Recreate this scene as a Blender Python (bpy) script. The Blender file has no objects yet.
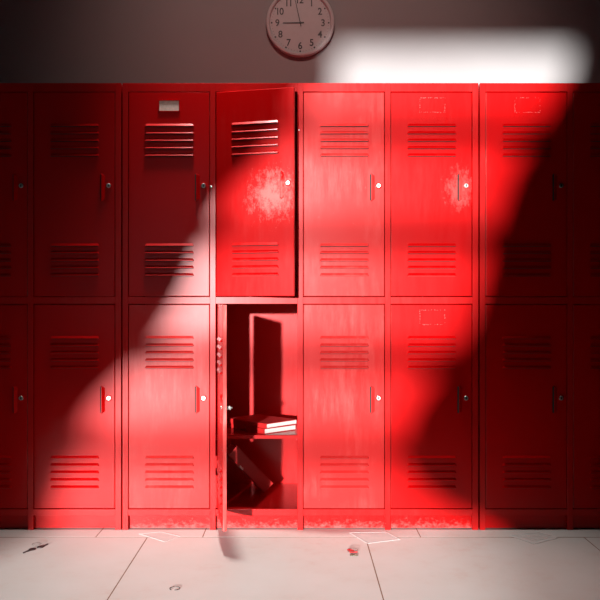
import bpy, bmesh, math, random
from mathutils import Vector, Matrix
random.seed(7)
C = bpy.context.scene.collection
S = 250.0                       # photograph pixels per metre on the locker fronts
CAMD, CAMZ = 3.33, 0.912

# ------------------------------------------------------------------ helpers
def tag(o, label=None, cat=None, group=None, kind=None):
    if label: o['label'] = label
    if cat: o['category'] = cat
    if group: o['group'] = group
    if kind: o['kind'] = kind
    return o

def empty(name, loc=(0, 0, 0), rot=(0, 0, 0)):
    o = bpy.data.objects.new(name, None)
    o.empty_display_size = 0.05
    C.objects.link(o)
    o.location = loc
    o.rotation_euler = rot
    return o

def obj(name, bm, mats, parent=None, loc=(0, 0, 0), rot=(0, 0, 0), bevel=0.0, smooth=False, seg=2):
    bmesh.ops.recalc_face_normals(bm, faces=bm.faces)
    me = bpy.data.meshes.new(name)
    bm.to_mesh(me)
    bm.free()
    if not isinstance(mats, (list, tuple)):
        mats = [mats]
    for m in mats:
        me.materials.append(m)
    if smooth:
        for p in me.polygons:
            p.use_smooth = True
    o = bpy.data.objects.new(name, me)
    C.objects.link(o)
    if parent: o.parent = parent
    o.location = loc
    o.rotation_euler = rot
    if bevel:
        b = o.modifiers.new('bevel', 'BEVEL')
        b.width = bevel; b.segments = seg; b.limit_method = 'ANGLE'; b.angle_limit = math.radians(40)
    return o

def dup(o, parent=None):
    c = o.copy()
    C.objects.link(c)
    c.parent = parent
    for ch in list(o.children):
        dup(ch, c)
    return c

def box(bm, x0, x1, y0, y1, z0, z1, mi=0, mat=None):
    vs = [bm.verts.new((x, y, z)) for x in (x0, x1) for y in (y0, y1) for z in (z0, z1)]
    if mat is not None:
        for v in vs: v.co = mat @ v.co
    q = [(0, 1, 3, 2), (4, 6, 7, 5), (0, 4, 5, 1), (2, 3, 7, 6), (0, 2, 6, 4), (1, 5, 7, 3)]
    for f in q:
        bm.faces.new([vs[i] for i in f]).material_index = mi
    return vs

def prism(bm, pts, y0, y1, mi=0, axis='y'):
    """closed outline pts (u,v) extruded along an axis"""
    def P(u, v, t):
        return (u, t, v) if axis == 'y' else ((t, u, v) if axis == 'x' else (u, v, t))
    a = [bm.verts.new(P(u, v, y0)) for u, v in pts]
    b = [bm.verts.new(P(u, v, y1)) for u, v in pts]
    n = len(pts)
    bm.faces.new(a).material_index = mi
    bm.faces.new(b[::-1]).material_index = mi
    for i in range(n):
        bm.faces.new((a[i], b[i], b[(i + 1) % n], a[(i + 1) % n])).material_index = mi

def lathe(bm, prof, n=32, center=(0, 0, 0), axis='y', mi=0):
    """profile of (radius, height along axis)"""
    cx, cy, cz = center
    rings = []
    for r, h in prof:
        ring = []
        for i in range(n):
            a = 2 * math.pi * i / n
            u, v = r * math.cos(a), r * math.sin(a)
            p = (cx + u, cy + h, cz + v) if axis == 'y' else ((cx + u, cy + v, cz + h) if axis == 'z' else (cx + h, cy + u, cz + v))
            ring.append(bm.verts.new(p))
        rings.append(ring)
    for a, b in zip(rings, rings[1:]):
        for i in range(n):
            bm.faces.new((a[i], a[(i + 1) % n], b[(i + 1) % n], b[i])).material_index = mi
    for ring in (rings[0], rings[-1]):
        bm.faces.new(ring).material_index = mi

def torus(bm, R, r, center=(0, 0, 0), n=40, m=10, a0=0, a1=2 * math.pi, mat=None):
    full = abs(a1 - a0 - 2 * math.pi) < 1e-6
    rings = []
    cnt = n if full else n + 1
    for i in range(cnt):
        a = a0 + (a1 - a0) * i / n
        ring = []
        for j in range(m):
            b = 2 * math.pi * j / m
            p = Vector(((R + r * math.cos(b)) * math.cos(a), (R + r * math.cos(b)) * math.sin(a), r * math.sin(b)))
            if mat is not None: p = mat @ p
            ring.append(bm.verts.new(p + Vector(center)))
        rings.append(ring)
    for i in range(n if full else n):
        a, b = rings[i], rings[(i + 1) % cnt]
        for j in range(m):
            bm.faces.new((a[j], a[(j + 1) % m], b[(j + 1) % m], b[j]))
    if not full:
        bm.faces.new(rings[0]); bm.faces.new(rings[-1])

# ------------------------------------------------------------------ materials
def new_mat(name):
    m = bpy.data.materials.new(name)
    m.use_nodes = True
    nt = m.node_tree
    return m, nt, nt.nodes, nt.links, nt.nodes['Principled BSDF']

def plain(name, col, rough=0.5, metal=0.0, noise=0.0, scale=40):
    m, nt, N, L, B = new_mat(name)
    B.inputs['Roughness'].default_value = rough
    B.inputs['Metallic'].default_value = metal
    tc = N.new('ShaderNodeTexCoord')
    no = N.new('ShaderNodeTexNoise'); no.inputs['Scale'].default_value = scale; no.inputs['Detail'].default_value = 4
    L.new(tc.outputs['Object'], no.inputs['Vector'])
    r = N.new('ShaderNodeValToRGB')
    r.color_ramp.elements[0].position = 0.3; r.color_ramp.elements[1].position = 0.7
    r.color_ramp.elements[0].color = [c * (1 - noise) for c in col] + [1]
    r.color_ramp.elements[1].color = [min(1, c * (1 + noise)) for c in col] + [1]
    L.new(no.outputs['Fac'], r.inputs['Fac'])
    L.new(r.outputs['Color'], B.inputs['Base Color'])
    return m

RED = (0.44, 0.0004, 0.0010)
def math_node(N, L, op, a, b=None, clamp=False):
    n = N.new('ShaderNodeMath'); n.operation = op; n.use_clamp = clamp
    for i, v in enumerate((a, b)):
        if v is None: continue
        if hasattr(v, 'default_value') or hasattr(v, 'links'): L.new(v, n.inputs[i])
        else: n.inputs[i].default_value = v
    return n.outputs[0]

def ramp(N, L, src, p0, p1):
    n = N.new('ShaderNodeMapRange'); n.clamp = True
    L.new(src, n.inputs['Value'])
    n.inputs['From Min'].default_value = p0; n.inputs['From Max'].default_value = p1
    return n.outputs[0]

def paint(name, wear=None, wear_amt=0.0, dust=0.10, film=0.0, base=RED, plinth=False):
    """red enamel: rubbed chalky streaks, fine chips; wear = (x,z,rx,rz) scuffed spot in object space"""
    m, nt, N, L, B = new_mat(name)
    tc = N.new('ShaderNodeTexCoord'); oi = N.new('ShaderNodeObjectInfo')
    off = N.new('ShaderNodeVectorMath'); off.operation = 'SCALE'; off.inputs[0].default_value = (31, 17, 23)
    L.new(oi.outputs['Random'], off.inputs['Scale'])
    add = N.new('ShaderNodeVectorMath'); add.operation = 'ADD'
    L.new(tc.outputs['Object'], add.inputs[0]); L.new(off.outputs[0], add.inputs[1])
    def noise(scale, det, sx=1, sy=1, sz=1, rough=0.55):
        mp = N.new('ShaderNodeMapping'); mp.inputs['Scale'].default_value = (sx, sy, sz)
        L.new(add.outputs[0], mp.inputs['Vector'])
        n = N.new('ShaderNodeTexNoise'); n.inputs['Scale'].default_value = scale; n.inputs['Detail'].default_value = det
        n.inputs['Roughness'].default_value = rough
        L.new(mp.outputs[0], n.inputs['Vector'])
        return n.outputs['Fac']
    big = noise(5, 4)
    streak = noise(9, 6, 5, 5, 0.7, 0.65)
    fine = noise(70, 5, 1, 1, 0.6, 0.7)
    d = math_node(N, L, 'MULTIPLY', ramp(N, L, big, 0.42, 0.75), ramp(N, L, streak, 0.40, 0.75))
    d = math_node(N, L, 'MULTIPLY', d, dust)
    d = math_node(N, L, 'ADD', d, math_node(N, L, 'MULTIPLY', ramp(N, L, fine, 0.66, 0.78), 0.10 * dust * 10 * 0.5))
    if film: d = math_node(N, L, 'ADD', d, film)
    if wear:
        sp = N.new('ShaderNodeSeparateXYZ'); L.new(tc.outputs['Object'], sp.inputs[0])
        dx = math_node(N, L, 'DIVIDE', math_node(N, L, 'SUBTRACT', sp.outputs[0], wear[0]), wear[2])
        dz = math_node(N, L, 'DIVIDE', math_node(N, L, 'SUBTRACT', sp.outputs[2], wear[1]), wear[3])
        rr = math_node(N, L, 'SQRT', math_node(N, L, 'ADD', math_node(N, L, 'MULTIPLY', dx, dx), math_node(N, L, 'MULTIPLY', dz, dz)))
        inv = math_node(N, L, 'SUBTRACT', 1.0, rr, True)
        blot = noise(34, 10, 1.5, 1.5, 0.9, 0.8)
        w = ramp(N, L, math_node(N, L, 'ADD', blot, math_node(N, L, 'MULTIPLY', inv, 0.42)), 0.66, 0.86)
        w = math_node(N, L, 'MULTIPLY', w, ramp(N, L, inv, 0.0, 0.25))
        d = math_node(N, L, 'ADD', d, math_node(N, L, 'MULTIPLY', w, wear_amt))
    if plinth:
        sp = N.new('ShaderNodeSeparateXYZ'); L.new(tc.outputs['Object'], sp.inputs[0])
        h = math_node(N, L, 'SUBTRACT', 1.0, math_node(N, L, 'DIVIDE', sp.outputs[2], 0.06), True)
        blot = noise(42, 10, 1, 1, 1.3, 0.8)
        w = ramp(N, L, math_node(N, L, 'ADD', blot, math_node(N, L, 'MULTIPLY', h, 0.30)), 0.66, 0.86)
        d = math_node(N, L, 'ADD', d, math_node(N, L, 'MULTIPLY', w, wear_amt))
    mix = N.new('ShaderNodeMix'); mix.data_type = 'RGBA'
    mix.inputs[6].default_value = (*base, 1); mix.inputs[7].default_value = (0.85, 0.42, 0.38, 1)
    cl = math_node(N, L, 'MINIMUM', d, 0.9)
    L.new(cl, mix.inputs[0]); L.new(mix.outputs[2], B.inputs['Base Color'])
    rr = N.new('ShaderNodeMapRange'); L.new(streak, rr.inputs['Value'])
    rr.inputs['To Min'].default_value = 0.22; rr.inputs['To Max'].default_value = 0.28
    L.new(rr.outputs[0], B.inputs['Roughness'])
    B.inputs['Specular IOR Level'].default_value = 0.21
    bp = N.new('ShaderNodeBump'); bp.inputs['Strength'].default_value = 0.05; bp.inputs['Distance'].default_value = 0.004
    L.new(big, bp.inputs['Height']); L.new(bp.outputs[0], B.inputs['Normal'])
    return m

M = {}
M['paint'] = paint('red_enamel', dust=0.006)
M['paint_chalky'] = paint('red_enamel_chalky', dust=0.12, film=0.035)  # chalk streaks are real; the even pale film paints in sun glare
M['edge'] = paint('worn_door_edge', dust=0.7, film=0.12)  # real wear on free edges; sunlight catch painted pale on hinge edges
M['paint_body'] = paint('red_enamel_frame', dust=0.03, film=0.010)  # slight even film paints in sun glare on the posts
M['paint_rub'] = paint('red_enamel_scuffed', wear=(0.235, 0.40, 0.17, 0.17), wear_amt=0.20, dust=0.03)
M['paint_tick'] = paint('red_enamel_scratched', wear=(0.275, 0.43, 0.10, 0.15), wear_amt=0.10, dust=0.01)
M['plinth'] = paint('red_enamel_kicked', wear_amt=0.18, dust=0.02, plinth=True)
M['dark'] = plain('vent_shadow_gap', (0.012, 0.008, 0.007), 0.8)
M['chrome'] = plain('zinc_lock', (0.36, 0.37, 0.35), 0.34, 1.0, 0.1)
M['chip'] = plain('bare_edge', (0.55, 0.04, 0.035), 0.6, 0, 0.2)
M['card'] = plain('yellowed_card', (0.70, 0.58, 0.52), 0.8, 0, 0.12, 90)
M['black'] = plain('black_print', (0.012, 0.011, 0.012), 0.5)
M['clock_face'] = plain('clock_face', (0.40, 0.385, 0.385), 0.55, 0, 0.03)
M['clock_rim'] = plain('clock_rim', (0.48, 0.46, 0.46), 0.3, 0, 0.03)
M['book_cover'] = plain('red_book_cloth', (0.45, 0.008, 0.008), 0.6, 0, 0.1)
M['binder'] = plain('dark_red_binder', (0.36, 0.006, 0.006), 0.5, 0, 0.12, 12)
M['pages'] = plain('book_pages', (0.72, 0.68, 0.64), 0.8, 0, 0.08, 200)
M['keymetal'] = plain('tarnished_key', (0.05, 0.03, 0.03), 0.45, 0.6, 0.2)
M['ringmetal'] = plain('steel_ring', (0.10, 0.07, 0.065), 0.5, 0.5, 0.1)
M['redplastic'] = plain('red_plastic', (0.55, 0.01, 0.015), 0.4)
M['greenmetal'] = plain('brass_key', (0.10, 0.09, 0.05), 0.4, 0.7, 0.1)
M['white_frame'] = plain('window_paint', (0.7, 0.7, 0.68), 0.5)
M['curtain'] = plain('curtain_cloth', (0.30, 0.26, 0.24), 0.9, 0, 0.1)
M['lampcan'] = plain('lamp_can', (0.7, 0.7, 0.7), 0.4)

def wall_mat(name, col, col2, scale=1.6, bump=0.12):
    m, nt, N, L, B = new_mat(name)
    tc = N.new('ShaderNodeTexCoord')
    a = N.new('ShaderNodeTexNoise'); a.inputs['Scale'].default_value = scale; a.inputs['Detail'].default_value = 6
    b = N.new('ShaderNodeTexNoise'); b.inputs['Scale'].default_value = 90; b.inputs['Detail'].default_value = 4
    L.new(tc.outputs['Object'], a.inputs['Vector']); L.new(tc.outputs['Object'], b.inputs['Vector'])
    mx = N.new('ShaderNodeMix'); mx.data_type = 'RGBA'
    mx.inputs[6].default_value = (*col, 1); mx.inputs[7].default_value = (*col2, 1)
    L.new(ramp(N, L, a.outputs['Fac'], 0.35, 0.7), mx.inputs[0])
    L.new(mx.outputs[2], B.inputs['Base Color'])
    bp = N.new('ShaderNodeBump'); bp.inputs['Strength'].default_value = bump; bp.inputs['Distance'].default_value = 0.003
    L.new(b.outputs['Fac'], bp.inputs['Height']); L.new(bp.outputs[0], B.inputs['Normal'])
    B.inputs['Roughness'].default_value = 0.85
    return m
M['wall'] = wall_mat('plaster_wall', (0.285, 0.275, 0.275), (0.262, 0.252, 0.252))
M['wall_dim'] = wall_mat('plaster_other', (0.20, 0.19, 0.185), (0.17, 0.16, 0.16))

def tile_mat():
    m, nt, N, L, B = new_mat('beige_floor_tile')
    tc = N.new('ShaderNodeTexCoord')
    def noise(s, d, r=0.6, sc=(1, 1, 1)):
        mp = N.new('ShaderNodeMapping'); mp.inputs['Scale'].default_value = sc
        L.new(tc.outputs['Object'], mp.inputs['Vector'])
        n = N.new('ShaderNodeTexNoise'); n.inputs['Scale'].default_value = s; n.inputs['Detail'].default_value = d; n.inputs['Roughness'].default_value = r
        L.new(mp.outputs[0], n.inputs['Vector']); return n.outputs['Fac']
    a = noise(2.2, 5); b = noise(14, 8, 0.75); c = noise(60, 4)
    mx = N.new('ShaderNodeMix'); mx.data_type = 'RGBA'
    mx.inputs[6].default_value = (0.55, 0.545, 0.525, 1); mx.inputs[7].default_value = (0.515, 0.485, 0.455, 1)
    L.new(ramp(N, L, a, 0.35, 0.7), mx.inputs[0])
    mx2 = N.new('ShaderNodeMix'); mx2.data_type = 'RGBA'
    L.new(mx.outputs[2], mx2.inputs[6]); mx2.inputs[7].default_value = (0.47, 0.27, 0.22, 1)
    f = math_node(N, L, 'MULTIPLY', ramp(N, L, b, 0.50, 0.70), ramp(N, L, a, 0.46, 0.60))
    f = math_node(N, L, 'MULTIPLY', f, 0.35)
    L.new(f, mx2.inputs[0])
    L.new(mx2.outputs[2], B.inputs['Base Color'])
    rr = N.new('ShaderNodeMapRange'); L.new(b, rr.inputs['Value']); rr.inputs['To Min'].default_value = 0.45; rr.inputs['To Max'].default_value = 0.62
    L.new(rr.outputs[0], B.inputs['Roughness'])
    B.inputs['Specular IOR Level'].default_value = 0.3
    return m
M['tile'] = tile_mat()
M['grout'] = plain('brown_grout', (0.20, 0.11, 0.07), 0.9, 0, 0.2)

def paper_mat(name, col, a=0.5):
    m, nt, N, L, B = new_mat(name)
    B.inputs['Base Color'].default_value = (*col, 1)
    B.inputs['Roughness'].default_value = 0.6
    tr = N.new('ShaderNodeBsdfTransparent'); mx = N.new('ShaderNodeMixShader')
    tc = N.new('ShaderNodeTexCoord'); no = N.new('ShaderNodeTexNoise'); no.inputs['Scale'].default_value = 20
    L.new(tc.outputs['Object'], no.inputs['Vector'])
    mr = N.new('ShaderNodeMapRange'); L.new(no.outputs['Fac'], mr.inputs['Value'])
    mr.inputs['To Min'].default_value = a - 0.1; mr.inputs['To Max'].default_value = a + 0.1
    L.new(mr.outputs[0], mx.inputs[0]); L.new(tr.outputs[0], mx.inputs[1]); L.new(B.outputs[0], mx.inputs[2])
    L.new(mx.outputs[0], N['Material Output'].inputs['Surface'])
    return m
M['film'] = paper_mat('thin_translucent_sheet', (0.74, 0.72, 0.70), 0.45)
M['film_edge'] = plain('sheet_edge', (0.60, 0.575, 0.56), 0.6)
M['film_print'] = plain('sheet_print', (0.50, 0.47, 0.45), 0.7, 0, 0.2)

# ------------------------------------------------------------------ room
RX, RY0, RY1, RZ = 3.4, -8.0, 0.50, 3.25
def struct(name, bm, m, **k):
    return tag(obj(name, bm, m, **k), kind='structure')

TP = 0.846; G = 0.004
bm = bmesh.new()
box(bm, -RX, RX, RY0, RY1, -0.06, -0.0004, 1)
rows = []
y = -0.103
rows.append((RY1, y, -0.785 - TP / 2 + 0.0, 0.415))
while y > RY0:
    rows.append((y, max(RY0, y - TP), -0.584, TP)); y -= TP
for ri, (ya, yb, x0, pitch) in enumerate(rows):
    xs = []
    if ri == 0:
        xs = [-3.4, -2.05, -1.205, -0.785, -0.37, 0.476, 1.322, 2.168, 3.0, 3.4]
    else:
        x = x0 - 4 * TP
        while x < RX:
            xs.append(max(-RX, min(RX, x))); x += TP
        xs = sorted(set([-RX] + xs + [RX]))
    for a, b in zip(xs, xs[1:]):
        box(bm, a + G / 2, b - G / 2, yb + 0.0035, ya - 0.0035, -0.02, 0.0, 0)
struct('floor', bm, [M['tile'], M['grout']])
bm = bmesh.new(); box(bm, -RX, RX, RY0, RY1, RZ, RZ + 0.1); struct('ceiling', bm, M['wall_dim'])
bm = bmesh.new(); box(bm, -RX, RX, RY1, RY1 + 0.1, -0.06, RZ + 0.1); struct('wall_back', bm, M['wall'])
bm = bmesh.new(); box(bm, -RX - 0.1, -RX, RY0 - 0.15, RY1 + 0.1, -0.06, RZ + 0.1); struct('wall_left', bm, M['wall_dim'])
bm = bmesh.new(); box(bm, RX, RX + 0.1, RY0 - 0.15, RY1 + 0.1, -0.06, RZ + 0.1); struct('wall_right', bm, M['wall_dim'])

# sun direction (travel) per metre of depth
SX, SZ = 0.228, -0.10
def w(X, Z, Y):                 # a point of the sunlit outline on the locker fronts -> the same ray at depth Y
    return X + SX * Y, Z + SZ * Y
# window wall with an opening
WX0, WX1 = w(-1.35, 0, RY0)[0], w(1.20, 0, RY0)[0]
WZ0, WZ1 = w(0, -0.16, RY0)[1], w(0, 2.135, RY0)[1]
bm = bmesh.new()
box(bm, -RX, WX0, RY0 - 0.15, RY0, -0.06, RZ + 0.1)
box(bm, WX1, RX, RY0 - 0.15, RY0, -0.06, RZ + 0.1)
box(bm, WX0, WX1, RY0 - 0.15, RY0, -0.06, WZ0)
box(bm, WX0, WX1, RY0 - 0.15, RY0, WZ1, RZ + 0.1)
struct('wall_front', bm, M['wall_dim'])
bm = bmesh.new()
for Zc in (1.596, 1.176, 0.69, 0.32):
    zc = w(0, Zc, RY0)[1]
    box(bm, WX0, WX1, RY0 - 0.06, RY0 - 0.02, zc - 0.05, zc + 0.05)
struct('window_1', bm, M['white_frame'])

# added light-blocking cloth: outline traced to shape the sun patch, folds give it depth
def blocker_curtain(name, label, edge, xout, Y):
    """edge = [(X,Z)...] top to bottom in locker-front coordinates; xout = far side"""
    bm = bmesh.new()
    nz = 60; nx = 40
    zs_top, zs_bot = edge[0][1], edge[-1][1]
    def ex(Z):
        for (xa, za), (xb, zb) in zip(edge, edge[1:]):
            if zb <= Z <= za:
                t = (za - Z) / max(1e-9, za - zb)
                return xa + (xb - xa) * t
        return edge[-1][0]
    grid = {}
    for side in (0, 1):
        for j in range(nz + 1):
            Z = zs_top + (zs_bot - zs_top) * j / nz
            xe = ex(Z)
            for i in range(nx + 1):
                t = i / nx
                X = xout + (xe - xout) * t
                yy = Y + 0.03 * math.sin(t * 2 * math.pi * 9 + 0.4 * math.sin(j * 0.2)) + (0.003 if side else 0)
                xx, zz = X + SX * Y, Z + SZ * Y
                grid[side, i, j] = bm.verts.new((xx, yy, zz))
    for j in range(nz):
        for i in range(nx):
            bm.faces.new([grid[0, i, j], grid[0, i + 1, j], grid[0, i + 1, j + 1], grid[0, i, j + 1]])
            bm.faces.new([grid[1, i, j], grid[1, i, j + 1], grid[1, i + 1, j + 1], grid[1, i + 1, j]])
        for i in (0, nx):
            bm.faces.new([grid[0, i, j], grid[0, i, j + 1], grid[1, i, j + 1], grid[1, i, j]])
    for i in range(nx):
        for j in (0, nz):
            bm.faces.new([grid[0, i, j], grid[0, i + 1, j], grid[1, i + 1, j], grid[1, i, j]])
    o = obj(name, bm, M['curtain'], smooth=True)
    return tag(o, label, 'curtain', None)
YC = RY0 + 0.10
LEFT = [(0.08, 2.30), (0.07, 1.98), (0.055, 1.76), (-0.01, 1.60), (-0.11, 1.46), (-0.26, 1.33), (-0.345, 1.16), (-0.41, 0.96),
        (-0.50, 0.80), (-0.58, 0.68), (-0.69, 0.58), (-0.80, 0.48), (-0.88, 0.32), (-0.95, 0.12), (-1.05, -0.20)]
RIGHT = [(1.22, 2.30), (1.18, 2.0), (1.06, 1.76), (0.98, 1.60), (0.88, 1.44), (0.81, 1.22), (0.76, 1.0), (0.71, 0.82),
         (0.61, 0.66), (0.50, 0.50), (0.44, 0.34), (0.47, 0.20), (0.60, 0.08), (0.78, 0.0), (1.02, -0.20)]
blocker_curtain('curtain', 'gathered grey brown curtain at the window, the panel further from the corner', LEFT, -1.45, YC)
blocker_curtain('curtain', 'gathered grey brown curtain hanging at the other side of the window', [(x - 0.05, z) for x, z in RIGHT], 1.30, YC + 0.0)

# ------------------------------------------------------------------ lockers
def px(x): return (x - 298.0) / S
def pz(y): return CAMZ + (302.0 - y) / S
PITCH = 87.5 / S; POST = 5.5 / S
UW = 4 * PITCH + POST + 0.001
DW, DH = 0.323, 0.8195
Z_TOP = pz(83); DEPTH = 0.488
ZU0, ZU1 = pz(297), pz(91.5)       # upper opening
ZL0, ZL1 = pz(509.3), pz(303.8)    # lower opening
ZPL = pz(515.6)
DH_U, DH_L = ZU1 - ZU0 - 0.006, ZL1 - ZL0 - 0.006

def door_mesh(h):
    bm = bmesh.new()
    # pressed panel with returned edges
    box(bm, 0, DW, 0, 0.0145, 0, h, 0)
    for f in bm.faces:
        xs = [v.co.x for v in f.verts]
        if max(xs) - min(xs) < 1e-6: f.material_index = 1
    return bm

def add_louvres(bm, h, ztop_off):
    for k in range(5):
        z0 = h - ztop_off - k * 0.0297
        x0, x1 = 0.064, 0.262
        e = 0.006; p = 0.0062; hh = 0.0105; lip = 0.002
        A0 = bm.verts.new((x0 + e, 0.001, z0)); A1 = bm.verts.new((x1 - e, 0.001, z0))
        B0 = bm.verts.new((x0 + 0.004, -p, z0 - hh)); B1 = bm.verts.new((x1 - 0.004, -p, z0 - hh))
        C0 = bm.verts.new((x0 + 0.004, -p, z0 - hh - lip)); C1 = bm.verts.new((x1 - 0.004, -p, z0 - hh - lip))
        D0 = bm.verts.new((x0, 0.001, z0 - hh - lip)); D1 = bm.verts.new((x1, 0.001, z0 - hh - lip))
        for f, mi in (((A0, A1, B1, B0), 0), ((B0, B1, C1, C0), 0), ((C0, C1, D1, D0), 1), ((A0, B0, C0, D0), 0), ((A1, D1, C1, B1), 0), ((A0, D0, D1, A1), 0)):
            bm.faces.new(f).material_index = mi
        box(bm, x0 + 0.004, x1 - 0.004, -0.0004, 0.002, z0 - hh - lip - 0.0022, z0 - hh - lip + 0.0003, 1)

def make_vent(parent, h, off, paintm):
    bm = bmesh.new(); add_louvres(bm, h, off)
    return obj('vent_louvres', bm, [paintm, M['dark']], parent)

def make_handle(parent, h, paintm):
    # vertical pressed finger pull opening towards the hinge side
    bm = bmesh.new()
    zt, zb = h - 0.330 + 0.003, h - 0.434
    x0, x1, p = 0.2695, 0.2860, 0.007
    a = [(x0, 0.001, zt + 0.004), (x0 + 0.001, -p, zt - 0.002), (x0 + 0.003, -p, zt - 0.002), (x1, 0.001, zt - 0.008)]
    b = [(x0, 0.001, zb - 0.004), (x0 + 0.001, -p, zb + 0.002), (x0 + 0.003, -p, zb + 0.002), (x1, 0.001, zb + 0.008)]
    va = [bm.verts.new(v) for v in a]; vb = [bm.verts.new(v) for v in b]
    bm.faces.new(va); bm.faces.new(vb)
    for i in range(4):
        f = bm.faces.new((va[i], va[(i + 1) % 4], vb[(i + 1) % 4], vb[i]))
        f.material_index = 1 if i == 0 else 0
    box(bm, x0 - 0.0045, x0 + 0.0005, -0.0005, 0.002, zb + 0.001, zt - 0.001, 1)
    return obj('handle', bm, [paintm, M['dark']], parent)

def make_lock(parent, h, paintm, through=False):
    zc = h - 0.374; xc = DW - 0.0235
    bm = bmesh.new()
    lathe(bm, [(0.0125, 0.001), (0.0125, -0.002), (0.0105, -0.003)], 24, (xc, 0, zc), mi=0)
    lathe(bm, [(0.009, 0.001), (0.009, -0.0055), (0.0078, -0.0068), (0.005, -0.0068), (0.0046, -0.0056)], 24, (xc, 0, zc), mi=1)
    box(bm, xc - 0.0018, xc + 0.0018, -0.0072, -0.0050, zc - 0.0044, zc + 0.0044, 2)
    if through:
        lathe(bm, [(0.007, 0.010), (0.007, 0.030)], 16, (xc, 0, zc), mi=1)
        box(bm, xc - 0.006, xc + 0.014, 0.026, 0.029, zc - 0.006, zc + 0.006, 1)
        lathe(bm, [(0.0035, 0.028), (0.0035, 0.036)], 12, (xc, 0, zc), mi=1)
    return tag(obj('lock', bm, [paintm, M['chrome'], M['dark']], parent), 'round metal cylinder lock')

def make_residue(parent, h):
    bm = bmesh.new()
    x0, x1 = 0.115, 0.215; z1, z0 = h - 0.022, h - 0.080
    rnd = random.Random(int(h * 1e5) + len(bpy.data.objects))
    pts = []
    n = 17
    for i in range(n + 1):
        pts.append((x0 + (x1 - x0) * i / n, z1)); pts.append((x0 + (x1 - x0) * i / n, z0))
    for i in range(1, 9):
        pts.append((x0, z0 + (z1 - z0) * i / 9)); pts.append((x1, z0 + (z1 - z0) * i / 9))
    for (x, z) in pts:
        if rnd.random() < 0.3: continue
        s = rnd.uniform(0.0008, 0.0018)
        x += rnd.uniform(-.001, .001); z += rnd.uniform(-.001, .001)
        box(bm, x - s, x + s, -0.0006, 0.0004, z - s, z + s)
    return tag(obj('label_residue', bm, M['chip'], parent), 'dotted traces of a removed name label')

def make_door(paintm, h, name_plate=False, residue=False, through=False):
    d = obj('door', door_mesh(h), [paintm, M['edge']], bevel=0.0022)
    make_vent(d, h, 0.124, paintm)
    make_vent(d, h, 0.603, paintm)
    make_handle(d, h, paintm)
    make_lock(d, h, paintm, through)
    if name_plate:
        bm = bmesh.new()
        x0, x1 = 0.120, 0.204; z1, z0 = h - 0.030, h - 0.078
        box(bm, x0, x1, -0.004, 0.001, z1 - 0.004, z1)
        box(bm, x0, x1, -0.003, 0.001, z0, z0 + 0.0035)
        box(bm, x0, x0 + 0.003, -0.003, 0.001, z0, z1)
        box(bm, x1 - 0.003, x1, -0.003, 0.001, z0, z1)
        obj('card_holder', bm, paintm, d)
        bm = bmesh.new()
        box(bm, x0 + 0.003, x1 - 0.003, -0.0018, 0.001, z0 + 0.0035, z1 - 0.004)
        tag(obj('name_card', bm, M['card'], d), 'blank yellowed paper card')
    if residue: make_residue(d, h)
    return d

def body(parent, x0, shelves=()):
    """steel carcass, 4 bays by 2 tiers; all in one welded mesh"""
    bm = bmesh.new()
    t = 0.0012
    xe = x0 + UW
    # front posts (returned 22 mm) and rails
    for i in range(5):
        a = x0 + i * PITCH; b = a + POST
        if i == 4: b = xe
        box(bm, a, b, 0.0, 0.020, 0.0, Z_TOP)
    for i in range(4):
        a = x0 + i * PITCH + POST; b = x0 + (i + 1) * PITCH
        box(bm, a, b, 0.0008, 0.020, ZU1, Z_TOP)
        box(bm, a, b, 0.0008, 0.020, ZL1, ZU0)
        box(bm, a, b, 0.0008, 0.020, ZPL, ZL0)
    # outer skins and partitions
    box(bm, x0, x0 + t, 0.020, DEPTH, 0.0, Z_TOP)
    box(bm, xe - t, xe, 0.020, DEPTH, 0.0, Z_TOP)
    for i in range(1, 4):
        a = x0 + i * PITCH + POST / 2
        box(bm, a - t, a + t, 0.020, DEPTH, ZPL, Z_TOP - 0.001)
    box(bm, x0, xe, DEPTH - t, DEPTH + 0.0, 0.02, Z_TOP)
    box(bm, x0, xe, 0.020, DEPTH, Z_TOP - t, Z_TOP)
    for z in (ZL0 - 0.003, (ZL1 + ZU0) / 2):
        box(bm, x0 + t, xe - t, 0.018, DEPTH - t, z - t, z + t)
    return obj('cabinet_body', bm, M['paint_body'], parent, bevel=0.0008, seg=1)

def plinth(parent, x0, m):
    bm = bmesh.new()
    for i in range(4):
        a = x0 + i * PITCH + POST; b = x0 + (i + 1) * PITCH
        box(bm, a, b, 0.020, 0.030, 0.003, ZPL)
    return obj('plinth', bm, m, parent)

proto = {}
def place(parent, x0, col, tier, kind='plain', ang=0.0, pull=0.0):
    h = DH_U if tier == 'u' else DH_L
    key = (kind, tier)
    if key not in proto:
        pm = {'plain': M['paint'], 'chalky': M['paint_chalky'], 'plate': M['paint'], 'residue': M['paint'], 'rub': M['paint_rub'], 'tick': M['paint_tick'],
              'tickres': M['paint_tick'], 'open': M['paint_tick']}[kind]
        d = make_door(pm, h, name_plate=kind == 'plate', residue=kind in ('residue', 'tickres'), through=kind in ('open', 'rub'))
        proto[key] = d
        d.parent = parent
    else:
        d = dup(proto[key], parent)
    zb = (ZU0 if tier == 'u' else ZL0) + 0.003
    d.location = (x0 + col * PITCH + POST + 0.0025 + pull * 0.4, 0.001 - pull, zb)
    d.rotation_euler = (0, 0, -math.radians(ang))
    return d

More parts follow.
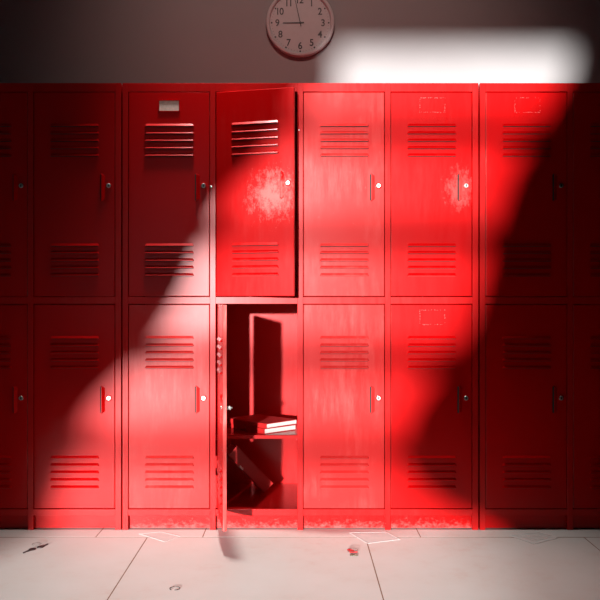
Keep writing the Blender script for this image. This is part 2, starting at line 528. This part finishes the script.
XB = px(122.5)
XA = XB - UW - 0.006
XC = px(480.0)
banks = []
for x0, label in ((XA, 'dim red locker bank at the left, all doors shut, cut by the picture edge'),
                  (XB, 'central red steel locker bank with one lower door swung open and an upper door ajar'),
                  (XC, 'dim red locker bank at the right, all doors shut, cut by the picture edge')):
    e = empty('locker_bank', (0, 0, 0))
    tag(e, label, 'lockers', 'red steel locker banks against the wall')
    banks.append(e)
    body(e, x0); plinth(e, x0, M['plinth'] if x0 == XB else M['paint'])
A, B_, D_ = banks
for c in range(4):
    place(A, XA, c, 'u'); place(A, XA, c, 'l')
    place(D_, XC, c, 'u', 'residue' if c == 0 else 'plain'); place(D_, XC, c, 'l')
place(B_, XB, 0, 'u', 'plate'); place(B_, XB, 0, 'l', 'chalky')
dj = place(B_, XB, 1, 'u', 'rub', ang=15.0)
tag(dj, 'upper door standing ajar, paint rubbed around its pull')
do = place(B_, XB, 1, 'l', 'open', ang=81.0, pull=0.015)
tag(do, 'lower door swung wide open, seen edge on')
place(B_, XB, 2, 'u', 'chalky'); place(B_, XB, 2, 'l', 'chalky')
place(B_, XB, 3, 'u', 'tickres'); place(B_, XB, 3, 'l', 'residue')

# shelf inside the open compartment
bx0 = XB + 1 * PITCH + POST / 2 + 0.0015; bx1 = XB + 2 * PITCH + POST / 2 - 0.0015
ZS = CAMZ - 0.535
bm = bmesh.new()
box(bm, bx0, bx1, 0.022, DEPTH - 0.002, ZS - 0.0015, ZS)
box(bm, bx0, bx1, 0.022, 0.0235, ZS - 0.016, ZS)
box(bm, bx0, bx1, 0.0235, 0.034, ZS - 0.016, ZS - 0.0148)
obj('shelf', bm, M['paint_body'], B_)
for yy in (0.05, 0.43):
    for xx, h0, h1 in ((bx0, 0.0, 0.016), (bx1, -0.016, 0.0)):
        bm = bmesh.new()
        lathe(bm, [(0.004, h0), (0.004, h1)], 12, (xx, yy, ZS - 0.022), axis='x')
        obj('shelf_peg', bm, M['redplastic'], B_)
# open-door hinges, lengthened to mask the sun strip, and small rivets on the posts
for (za, zb) in ((ZL0 + 0.008, ZL0 + 0.138), (ZL0 + 0.166, ZL0 + 0.215)):
    bm = bmesh.new()
    lathe(bm, [(0.003, za), (0.003, zb)], 10, (XB + PITCH + POST + 0.005, -0.008, 0), axis='z')
    box(bm, XB + PITCH + POST - 0.001, XB + PITCH + POST + 0.006, -0.008, 0.004, za, zb)
    obj('hinge', bm, M['paint_body'], B_)
bm = bmesh.new()
lathe(bm, [(0.0042, 0.001), (0.0042, -0.002), (0.002, -0.0035)], 14, (px(210.6) + 0.002, 0.0, pz(187)))
obj('rivet', bm, M['chrome'], B_)
bm = bmesh.new()
lathe(bm, [(0.0022, 0.001), (0.0022, -0.0015)], 12, (px(297.6) + 0.006, 0.0, pz(130)))
obj('rivet', bm, M['chrome'], B_)

# ------------------------------------------------------------------ books
def book(name, label, L_, W_, T_, cover, loc, rot, spine='x0', sticker=False):
    """L_ along x, W_ along y; spine on the x0 or y0 side"""
    r = empty(name, loc, rot)
    tag(r, label, 'book')
    ct = 0.0022
    bm = bmesh.new()
    box(bm, 0, L_, 0, W_, 0, ct); box(bm, 0, L_, 0, W_, T_ - ct, T_)
    if spine == 'x0': box(bm, 0, ct, 0, W_, ct, T_ - ct)
    else: box(bm, 0, L_, 0, ct, ct, T_ - ct)
    obj('cover', bm, cover, r, bevel=0.0006, seg=1)
    bm = bmesh.new()
    e = 0.002
    if spine == 'x0': box(bm, ct, L_ - e, e, W_ - e, ct, T_ - ct)
    else: box(bm, e, L_ - e, ct, W_ - e, ct, T_ - ct)
    tag(obj('pages', bm, M['pages'], r), 'white page block')
    if sticker:
        bm = bmesh.new(); box(bm, *sticker)
        tag(obj('spine_label', bm, M['pages'], r), 'small white spine sticker')
    return r
def shelf_pt(X, Y): return (X, Y)
a = math.atan2(0.14, 0.174)
# origin at the front corner; x axis towards the right back, y axis towards the left back
book('book', 'red hardback on the locker shelf, the upper of the two stacked flat', 0.178, 0.240, 0.019, M['book_cover'],
     (-0.128, 0.045, ZS + 0.0218), (0, 0, math.radians(46)), 'x0')
book('book', 'red hardback on the locker shelf, lying beneath the other one', 0.172, 0.235, 0.021, M['book_cover'],
     (-0.136, 0.040, ZS + 0.0004), (0, 0, math.radians(42)), 'x0', (-0.0006, 0.0, 0.120, 0.126, 0.001, 0.020))
# thick binder leaning on the left partition
th = math.radians(47)
r = empty('binder', (-0.146, 0.275, ZL0 + 0.0008 + 0.002), (0, -(math.pi - th) + math.pi, 0))
tag(r, 'thick dark red ring binder leaning in the open locker beneath the shelf', 'binder')
r.rotation_euler = (0, 0, math.radians(17))
Lb, Tb, Wb = 0.235, 0.056, 0.12
R_ = Matrix.Rotation(0, 4, 'Y')
ux, uz = -math.cos(th), math.sin(th)        # long direction (up left)
vx, vz = math.sin(th), math.cos(th)         # thickness direction (up right)
def bp_(s, t, y): return (s * ux + t * vx, y, s * uz + t * vz)
def bbox(bm, s0, s1, t0, t1, y0, y1, mi=0):
    vs = [bm.verts.new(bp_(s, t, y)) for s in (s0, s1) for y in (y0, y1) for t in (t0, t1)]
    for f in [(0, 1, 3, 2), (4, 6, 7, 5), (0, 4, 5, 1), (2, 3, 7, 6), (0, 2, 6, 4), (1, 5, 7, 3)]:
        bm.faces.new([vs[i] for i in f]).material_index = mi
bm = bmesh.new()
bbox(bm, 0, Lb, 0, 0.003, 0, Wb); bbox(bm, 0, Lb, Tb - 0.003, Tb, 0, Wb); bbox(bm, 0, Lb, 0.003, Tb - 0.003, 0, 0.003); bbox(bm, 0, 0.003, 0.003, Tb - 0.003, 0.003, Wb)
obj('cover', bm, M['binder'], r, bevel=0.001, seg=1)
bm = bmesh.new(); bbox(bm, 0.006, Lb - 0.006, 0.004, Tb - 0.010, 0.004, Wb - 0.008)
obj('pages', bm, M['pages'], r)
bm = bmesh.new(); bbox(bm, 0.142, 0.164, 0.001, 0.008, -0.001, 0.001)  # strip of sunlight on the binder, put in as a pale patch
tag(obj('spine_label', bm, M['pages'], r), 'small pale spine mark')

# ------------------------------------------------------------------ clock
ck = empty('wall_clock', (px(298) + 0.010, RY1, CAMZ + (302 - 22.6) / 218.5))
tag(ck, 'round pale wall clock reading two minutes to nine', 'clock')
bm = bmesh.new()
R0 = 0.156
lathe(bm, [(R0 - 0.004, 0.0), (R0, -0.006), (R0, -0.026), (R0 - 0.003, -0.031), (R0 - 0.010, -0.033), (R0 - 0.015, -0.030), (R0 - 0.018, -0.022), (R0 - 0.0185, -0.016)], 72)
obj('rim', bm, M['clock_rim'], ck, smooth=False)
bm = bmesh.new(); lathe(bm, [(R0 - 0.017, -0.010), (R0 - 0.017, -0.0175)], 72)
obj('dial', bm, M['clock_face'], ck)
bm = bmesh.new()
for i in range(60):
    an = math.radians(90 - 6 * i); c, s = math.cos(an), math.sin(an)
    if i % 5 == 0:
        lathe(bm, [(0.0042, -0.0172), (0.0042, -0.0182)], 12, (0.1305 * c, 0, 0.1305 * s))
    else:
        Mx = Matrix(((c, 0, -s, 0), (0, 1, 0, 0), (s, 0, c, 0), (0, 0, 0, 1)))
        box(bm, 0.1275, 0.1325, -0.0180, -0.0172, -0.0005, 0.0005, 0, Mx)
obj('minute_marks', bm, M['black'], ck)
for n in range(1, 13):
    bm = bmesh.new()
    cu = bpy.data.curves.new('num', 'FONT'); cu.body = str(n); cu.size = 0.044
    cu.align_x = 'CENTER'; cu.align_y = 'CENTER'; cu.space_character = 0.88
    cu.offset = 0.0009
    to = bpy.data.objects.new('num', cu); C.objects.link(to)
    dg = bpy.context.evaluated_depsgraph_get(); dg.update()
    me = bpy.data.meshes.new_from_object(to.evaluated_get(dg))
    bb = [v.co.copy() for v in me.vertices]
    cx = (min(v.x for v in bb) + max(v.x for v in bb)) / 2; cy = (min(v.y for v in bb) + max(v.y for v in bb)) / 2
    an = math.radians(90 - 30 * n); rr = 0.1045
    for v in me.vertices:
        v.co = Vector(((v.co.x - cx) * 0.92 + rr * math.cos(an), -0.0182, (v.co.y - cy) + rr * math.sin(an)))
    bm.from_mesh(me)
    bpy.data.objects.remove(to); bpy.data.curves.remove(cu); bpy.data.meshes.remove(me)
    obj('numeral', bm, M['black'], ck)
def hand(name, deg, L_, wd, y):
    bm = bmesh.new()
    an = math.radians(90 - deg); c, s = math.cos(an), math.sin(an)
    Mx = Matrix(((c, 0, -s, 0), (0, 1, 0, 0), (s, 0, c, 0), (0, 0, 0, 1)))
    vs = [(-0.018, -wd), (L_, -wd * 0.55), (L_, wd * 0.55), (-0.018, wd)]
    a_ = [bm.verts.new(Mx @ Vector((u, y, v))) for u, v in vs]; b_ = [bm.verts.new(Mx @ Vector((u, y - 0.001, v))) for u, v in vs]
    bm.faces.new(a_); bm.faces.new(b_[::-1])
    for i in range(4): bm.faces.new((a_[i], b_[i], b_[(i + 1) % 4], a_[(i + 1) % 4]))
    obj(name, bm, M['black'], ck)
hand('hour_hand', 269.0, 0.080, 0.0028, -0.0195)
hand('minute_hand', 347.5, 0.122, 0.0022, -0.0215)
bm = bmesh.new(); lathe(bm, [(0.0045, -0.017), (0.0045, -0.0240)], 16)
obj('hand_pin', bm, M['black'], ck)

# ------------------------------------------------------------------ things on the floor
def fp(x, y):
    """floor point seen at photograph position"""
    k = (y - 302.0) / (CAMZ * S)
    return ((x - 298.0) / (S * k), -(CAMD - CAMD / k))

def key_bm(bm, Lk, wb, flip=1):
    # bow, collar, blade with teeth; lies along +x from the origin at the bow hole
    pts = []
    for i in range(14):
        a = math.radians(40 + i * (280 / 13))
        pts.append((wb * math.cos(a) * 1.15, wb * math.sin(a)))
    b = [(wb * 1.5, -0.0045), (Lk, -0.0040), (Lk + 0.004, 0.0)]
    t = [(Lk, 0.003), (Lk - 0.004, 0.0012), (Lk - 0.008, 0.0030), (Lk - 0.013, 0.0008), (Lk - 0.018, 0.0034), (Lk - 0.022, 0.0045), (wb * 1.5, 0.0045)]
    out = pts + b + t
    out = [(x, y * flip) for x, y in out]
    prism(bm, out, 0.0, 0.0028, axis='z')
def flat_ring(bm, R, r, cx=0, cy=0, z=None, a0=0, a1=2 * math.pi):
    torus(bm, R, r, (cx, cy, r if z is None else z), a0=a0, a1=a1, n=36, m=8)

cx, cy = fp(36.5, 547.5)
kb = empty('key_ring', (cx, cy, 0)); tag(kb, 'pair of dark keys on a thin wire ring, lying before the left lockers', 'keys')
def keypart(parent, tip, root, mat, wb, z=0.0004):
    d = Vector((tip[0] - root[0], tip[1] - root[1])); Lk = d.length - 0.004
    bm = bmesh.new(); key_bm(bm, Lk, wb)
    return obj('key', bm, mat, parent, (root[0], root[1], z), (0, 0, math.atan2(d.y, d.x)), bevel=0.0004, seg=1)
def rel(p): q = fp(*p); return (q[0] - cx, q[1] - cy)
keypart(kb, rel((23.0, 553.5)), rel((32.4, 549.6)), M['keymetal'], 0.0125)
keypart(kb, rel((48.0, 544.2)), rel((40.8, 547.2)), M['keymetal'], 0.0125)
bm = bmesh.new(); ra = rel((36.6, 545.0)); flat_ring(bm, 0.0165, 0.0007, ra[0], ra[1], 0.0040)
obj('wire_ring', bm, M['ringmetal'], kb)

cx, cy = fp(352.5, 552.5)
kr = empty('key_ring', (cx, cy, 0)); tag(kr, 'small red plastic headed key on a wire ring near the tile joint', 'keys')
keypart(kr, rel((357.8, 553.2)), rel((352.0, 553.0)), M['redplastic'], 0.0085, 0.0030)
keypart(kr, rel((358.0, 555.6)), rel((351.8, 555.4)), M['greenmetal'], 0.0060, 0.0003)
bm = bmesh.new()
t_ = rel((348.8, 550.8)); box(bm, -0.002, 0.022, -0.0075, 0.0075, 0.0, 0.0035)
o = obj('key_tag', bm, M['redplastic'], kr, (t_[0], t_[1], 0.0030), (0, 0, math.radians(-55)), bevel=0.001)
bm = bmesh.new(); ra = rel((352.5, 551.5)); flat_ring(bm, 0.019, 0.0006, ra[0], ra[1], 0.0064)
obj('wire_ring', bm, M['ringmetal'], kr)

cx, cy = fp(175.0, 588.6)
bm = bmesh.new()
flat_ring(bm, 0.0165, 0.0011, a0=0.55, a1=4.1); flat_ring(bm, 0.0155, 0.0011, a0=4.75, a1=6.6)
o = obj('split_ring', bm, M['ringmetal'], None, (cx, cy, 0.0002))
tag(o, 'small loose metal ring lying alone on the pale floor tile', 'ring')

def sheet(name, label, corners, pr=False, zoff=0.0, edge=True):
    P = [fp(*c) for c in corners]
    gx = sum(p[0] for p in P) / 4; gy = sum(p[1] for p in P) / 4
    e = empty(name, (gx, gy, 0)); tag(e, label, 'paper')
    Q = [(p[0] - gx, p[1] - gy) for p in P]
    bm = bmesh.new(); prism(bm, Q, 0.0004 + zoff, 0.0009 + zoff, axis='z')
    obj('film', bm, M['film'], e)
    bm = bmesh.new()
    for i in range(4):
        a_, b_ = Vector(Q[i]), Vector(Q[(i + 1) % 4]); d = (b_ - a_).normalized(); n = Vector((-d.y, d.x)) * (0.0013 if edge else 0.0004)
        prism(bm, [tuple(a_ - n), tuple(b_ - n), tuple(b_ + n), tuple(a_ + n)], 0.0004 + zoff, 0.0013 + zoff, axis='z')
    obj('rolled_edge', bm, M['film_edge'], e)
    if pr:
        bm = bmesh.new()
        for k in range(7):
            t0 = 0.24 + k * 0.08
            def L2(u, v):
                return tuple(Vector(Q[0]) * (1 - u) * (1 - v) + Vector(Q[1]) * u * (1 - v) + Vector(Q[2]) * u * v + Vector(Q[3]) * (1 - u) * v)
            prism(bm, [L2(0.22, t0), L2(0.80, t0), L2(0.80, t0 + 0.05), L2(0.22, t0 + 0.05)], 0.0009 + zoff, 0.0012 + zoff, axis='z')
        obj('print_lines', bm, M['film_print'], e)
    return e
sheet('paper_sheet', 'thin see-through sheet lying beside the red key, pushed against the lockers', [(349.5, 532.8), (367.5, 543.6), (400, 539.6), (386, 532.2)])
sheet('paper_sheet', 'thin see-through sheet with faint grey print before the right locker bank', [(509, 535.6), (534, 544.4), (558, 538.2), (539, 532.4)], pr=True)
sheet('paper_sheet', 'very faint thin sheet before the plate-labelled locker column', [(139, 534), (165, 542), (180, 536.5), (161, 532.2)], edge=False)

# ------------------------------------------------------------------ ceiling downlight above the lockers
LX, LY = -0.40, -0.15
dl = empty('ceiling_spotlight', (LX, LY, RZ)); tag(dl, 'round white spotlight can on the ceiling above the lockers', 'lamp')
bm = bmesh.new(); lathe(bm, [(0.13, 0.0), (0.13, -0.10), (0.124, -0.10), (0.124, -0.004)], 40, axis='z'); 
obj('lamp_can', bm, M['lampcan'], dl)
sd = bpy.data.lights.new('spot', 'SPOT'); sd.energy = 325; sd.spot_size = math.radians(54); sd.spot_blend = 1.0
sd.shadow_soft_size = 0.09; sd.color = (1.0, 0.93, 0.88)
so = bpy.data.objects.new('spot_bulb', sd); C.objects.link(so); so.parent = dl; so.location = (0, 0, -0.12)
so.rotation_euler = (math.radians(-5), math.radians(-6), 0)

WLX, WLY = 0.0, -1.3  # added wall fill, tinted pink to imitate bounce off the lockers
wl = empty('ceiling_spotlight', (WLX, WLY, RZ)); tag(wl, 'round white spotlight can on the ceiling, turned towards the wall clock', 'lamp')
bm = bmesh.new(); lathe(bm, [(0.11, 0.0), (0.11, -0.06), (0.104, -0.06), (0.104, -0.004)], 40, axis='z')
obj('lamp_can', bm, M['lampcan'], wl)
sw = bpy.data.lights.new('wall_spot', 'SPOT'); sw.energy = 62; sw.spot_size = math.radians(70); sw.spot_blend = 1.0
sw.shadow_soft_size = 0.10; sw.color = (1.0, 0.62, 0.55)
wo = bpy.data.objects.new('wall_spot_bulb', sw); C.objects.link(wo); wo.parent = wl; wo.location = (0, 0, -0.12)
wo.rotation_euler = Vector((0.05, RY1 - WLY, 2.15 - RZ + 0.12)).to_track_quat('-Z', 'Y').to_euler()

# ------------------------------------------------------------------ sun, sky, camera
sun = bpy.data.lights.new('sun', 'SUN'); sun.energy = 12.0; sun.angle = math.radians(1.5); sun.color = (1.0, 0.975, 0.96)
su = bpy.data.objects.new('sun', sun); C.objects.link(su)
su.rotation_euler = Vector((SX, 1.0, SZ)).to_track_quat('-Z', 'Y').to_euler()
su.location = (-3, -10, 4)
wd = bpy.data.worlds.new('sky'); bpy.context.scene.world = wd; wd.use_nodes = True
bg = wd.node_tree.nodes['Background']; bg.inputs[0].default_value = (0.9, 0.92, 1.0, 1); bg.inputs[1].default_value = 1.0

cam = bpy.data.cameras.new('camera'); co = bpy.data.objects.new('camera', cam); C.objects.link(co)
cam.sensor_width = 36; cam.lens = 36 * (S * CAMD) / 600
cam.shift_x = 2 / 600; cam.shift_y = 2 / 600
co.location = (0, -CAMD, CAMZ); co.rotation_euler = (math.radians(90), 0, 0)
cam.clip_start = 0.05
bpy.context.scene.camera = co
vs = bpy.context.scene.view_settings
vs.view_transform = 'Standard'; vs.look = 'None'; vs.exposure = 0.0; vs.gamma = 1.0; vs.use_curve_mapping = False
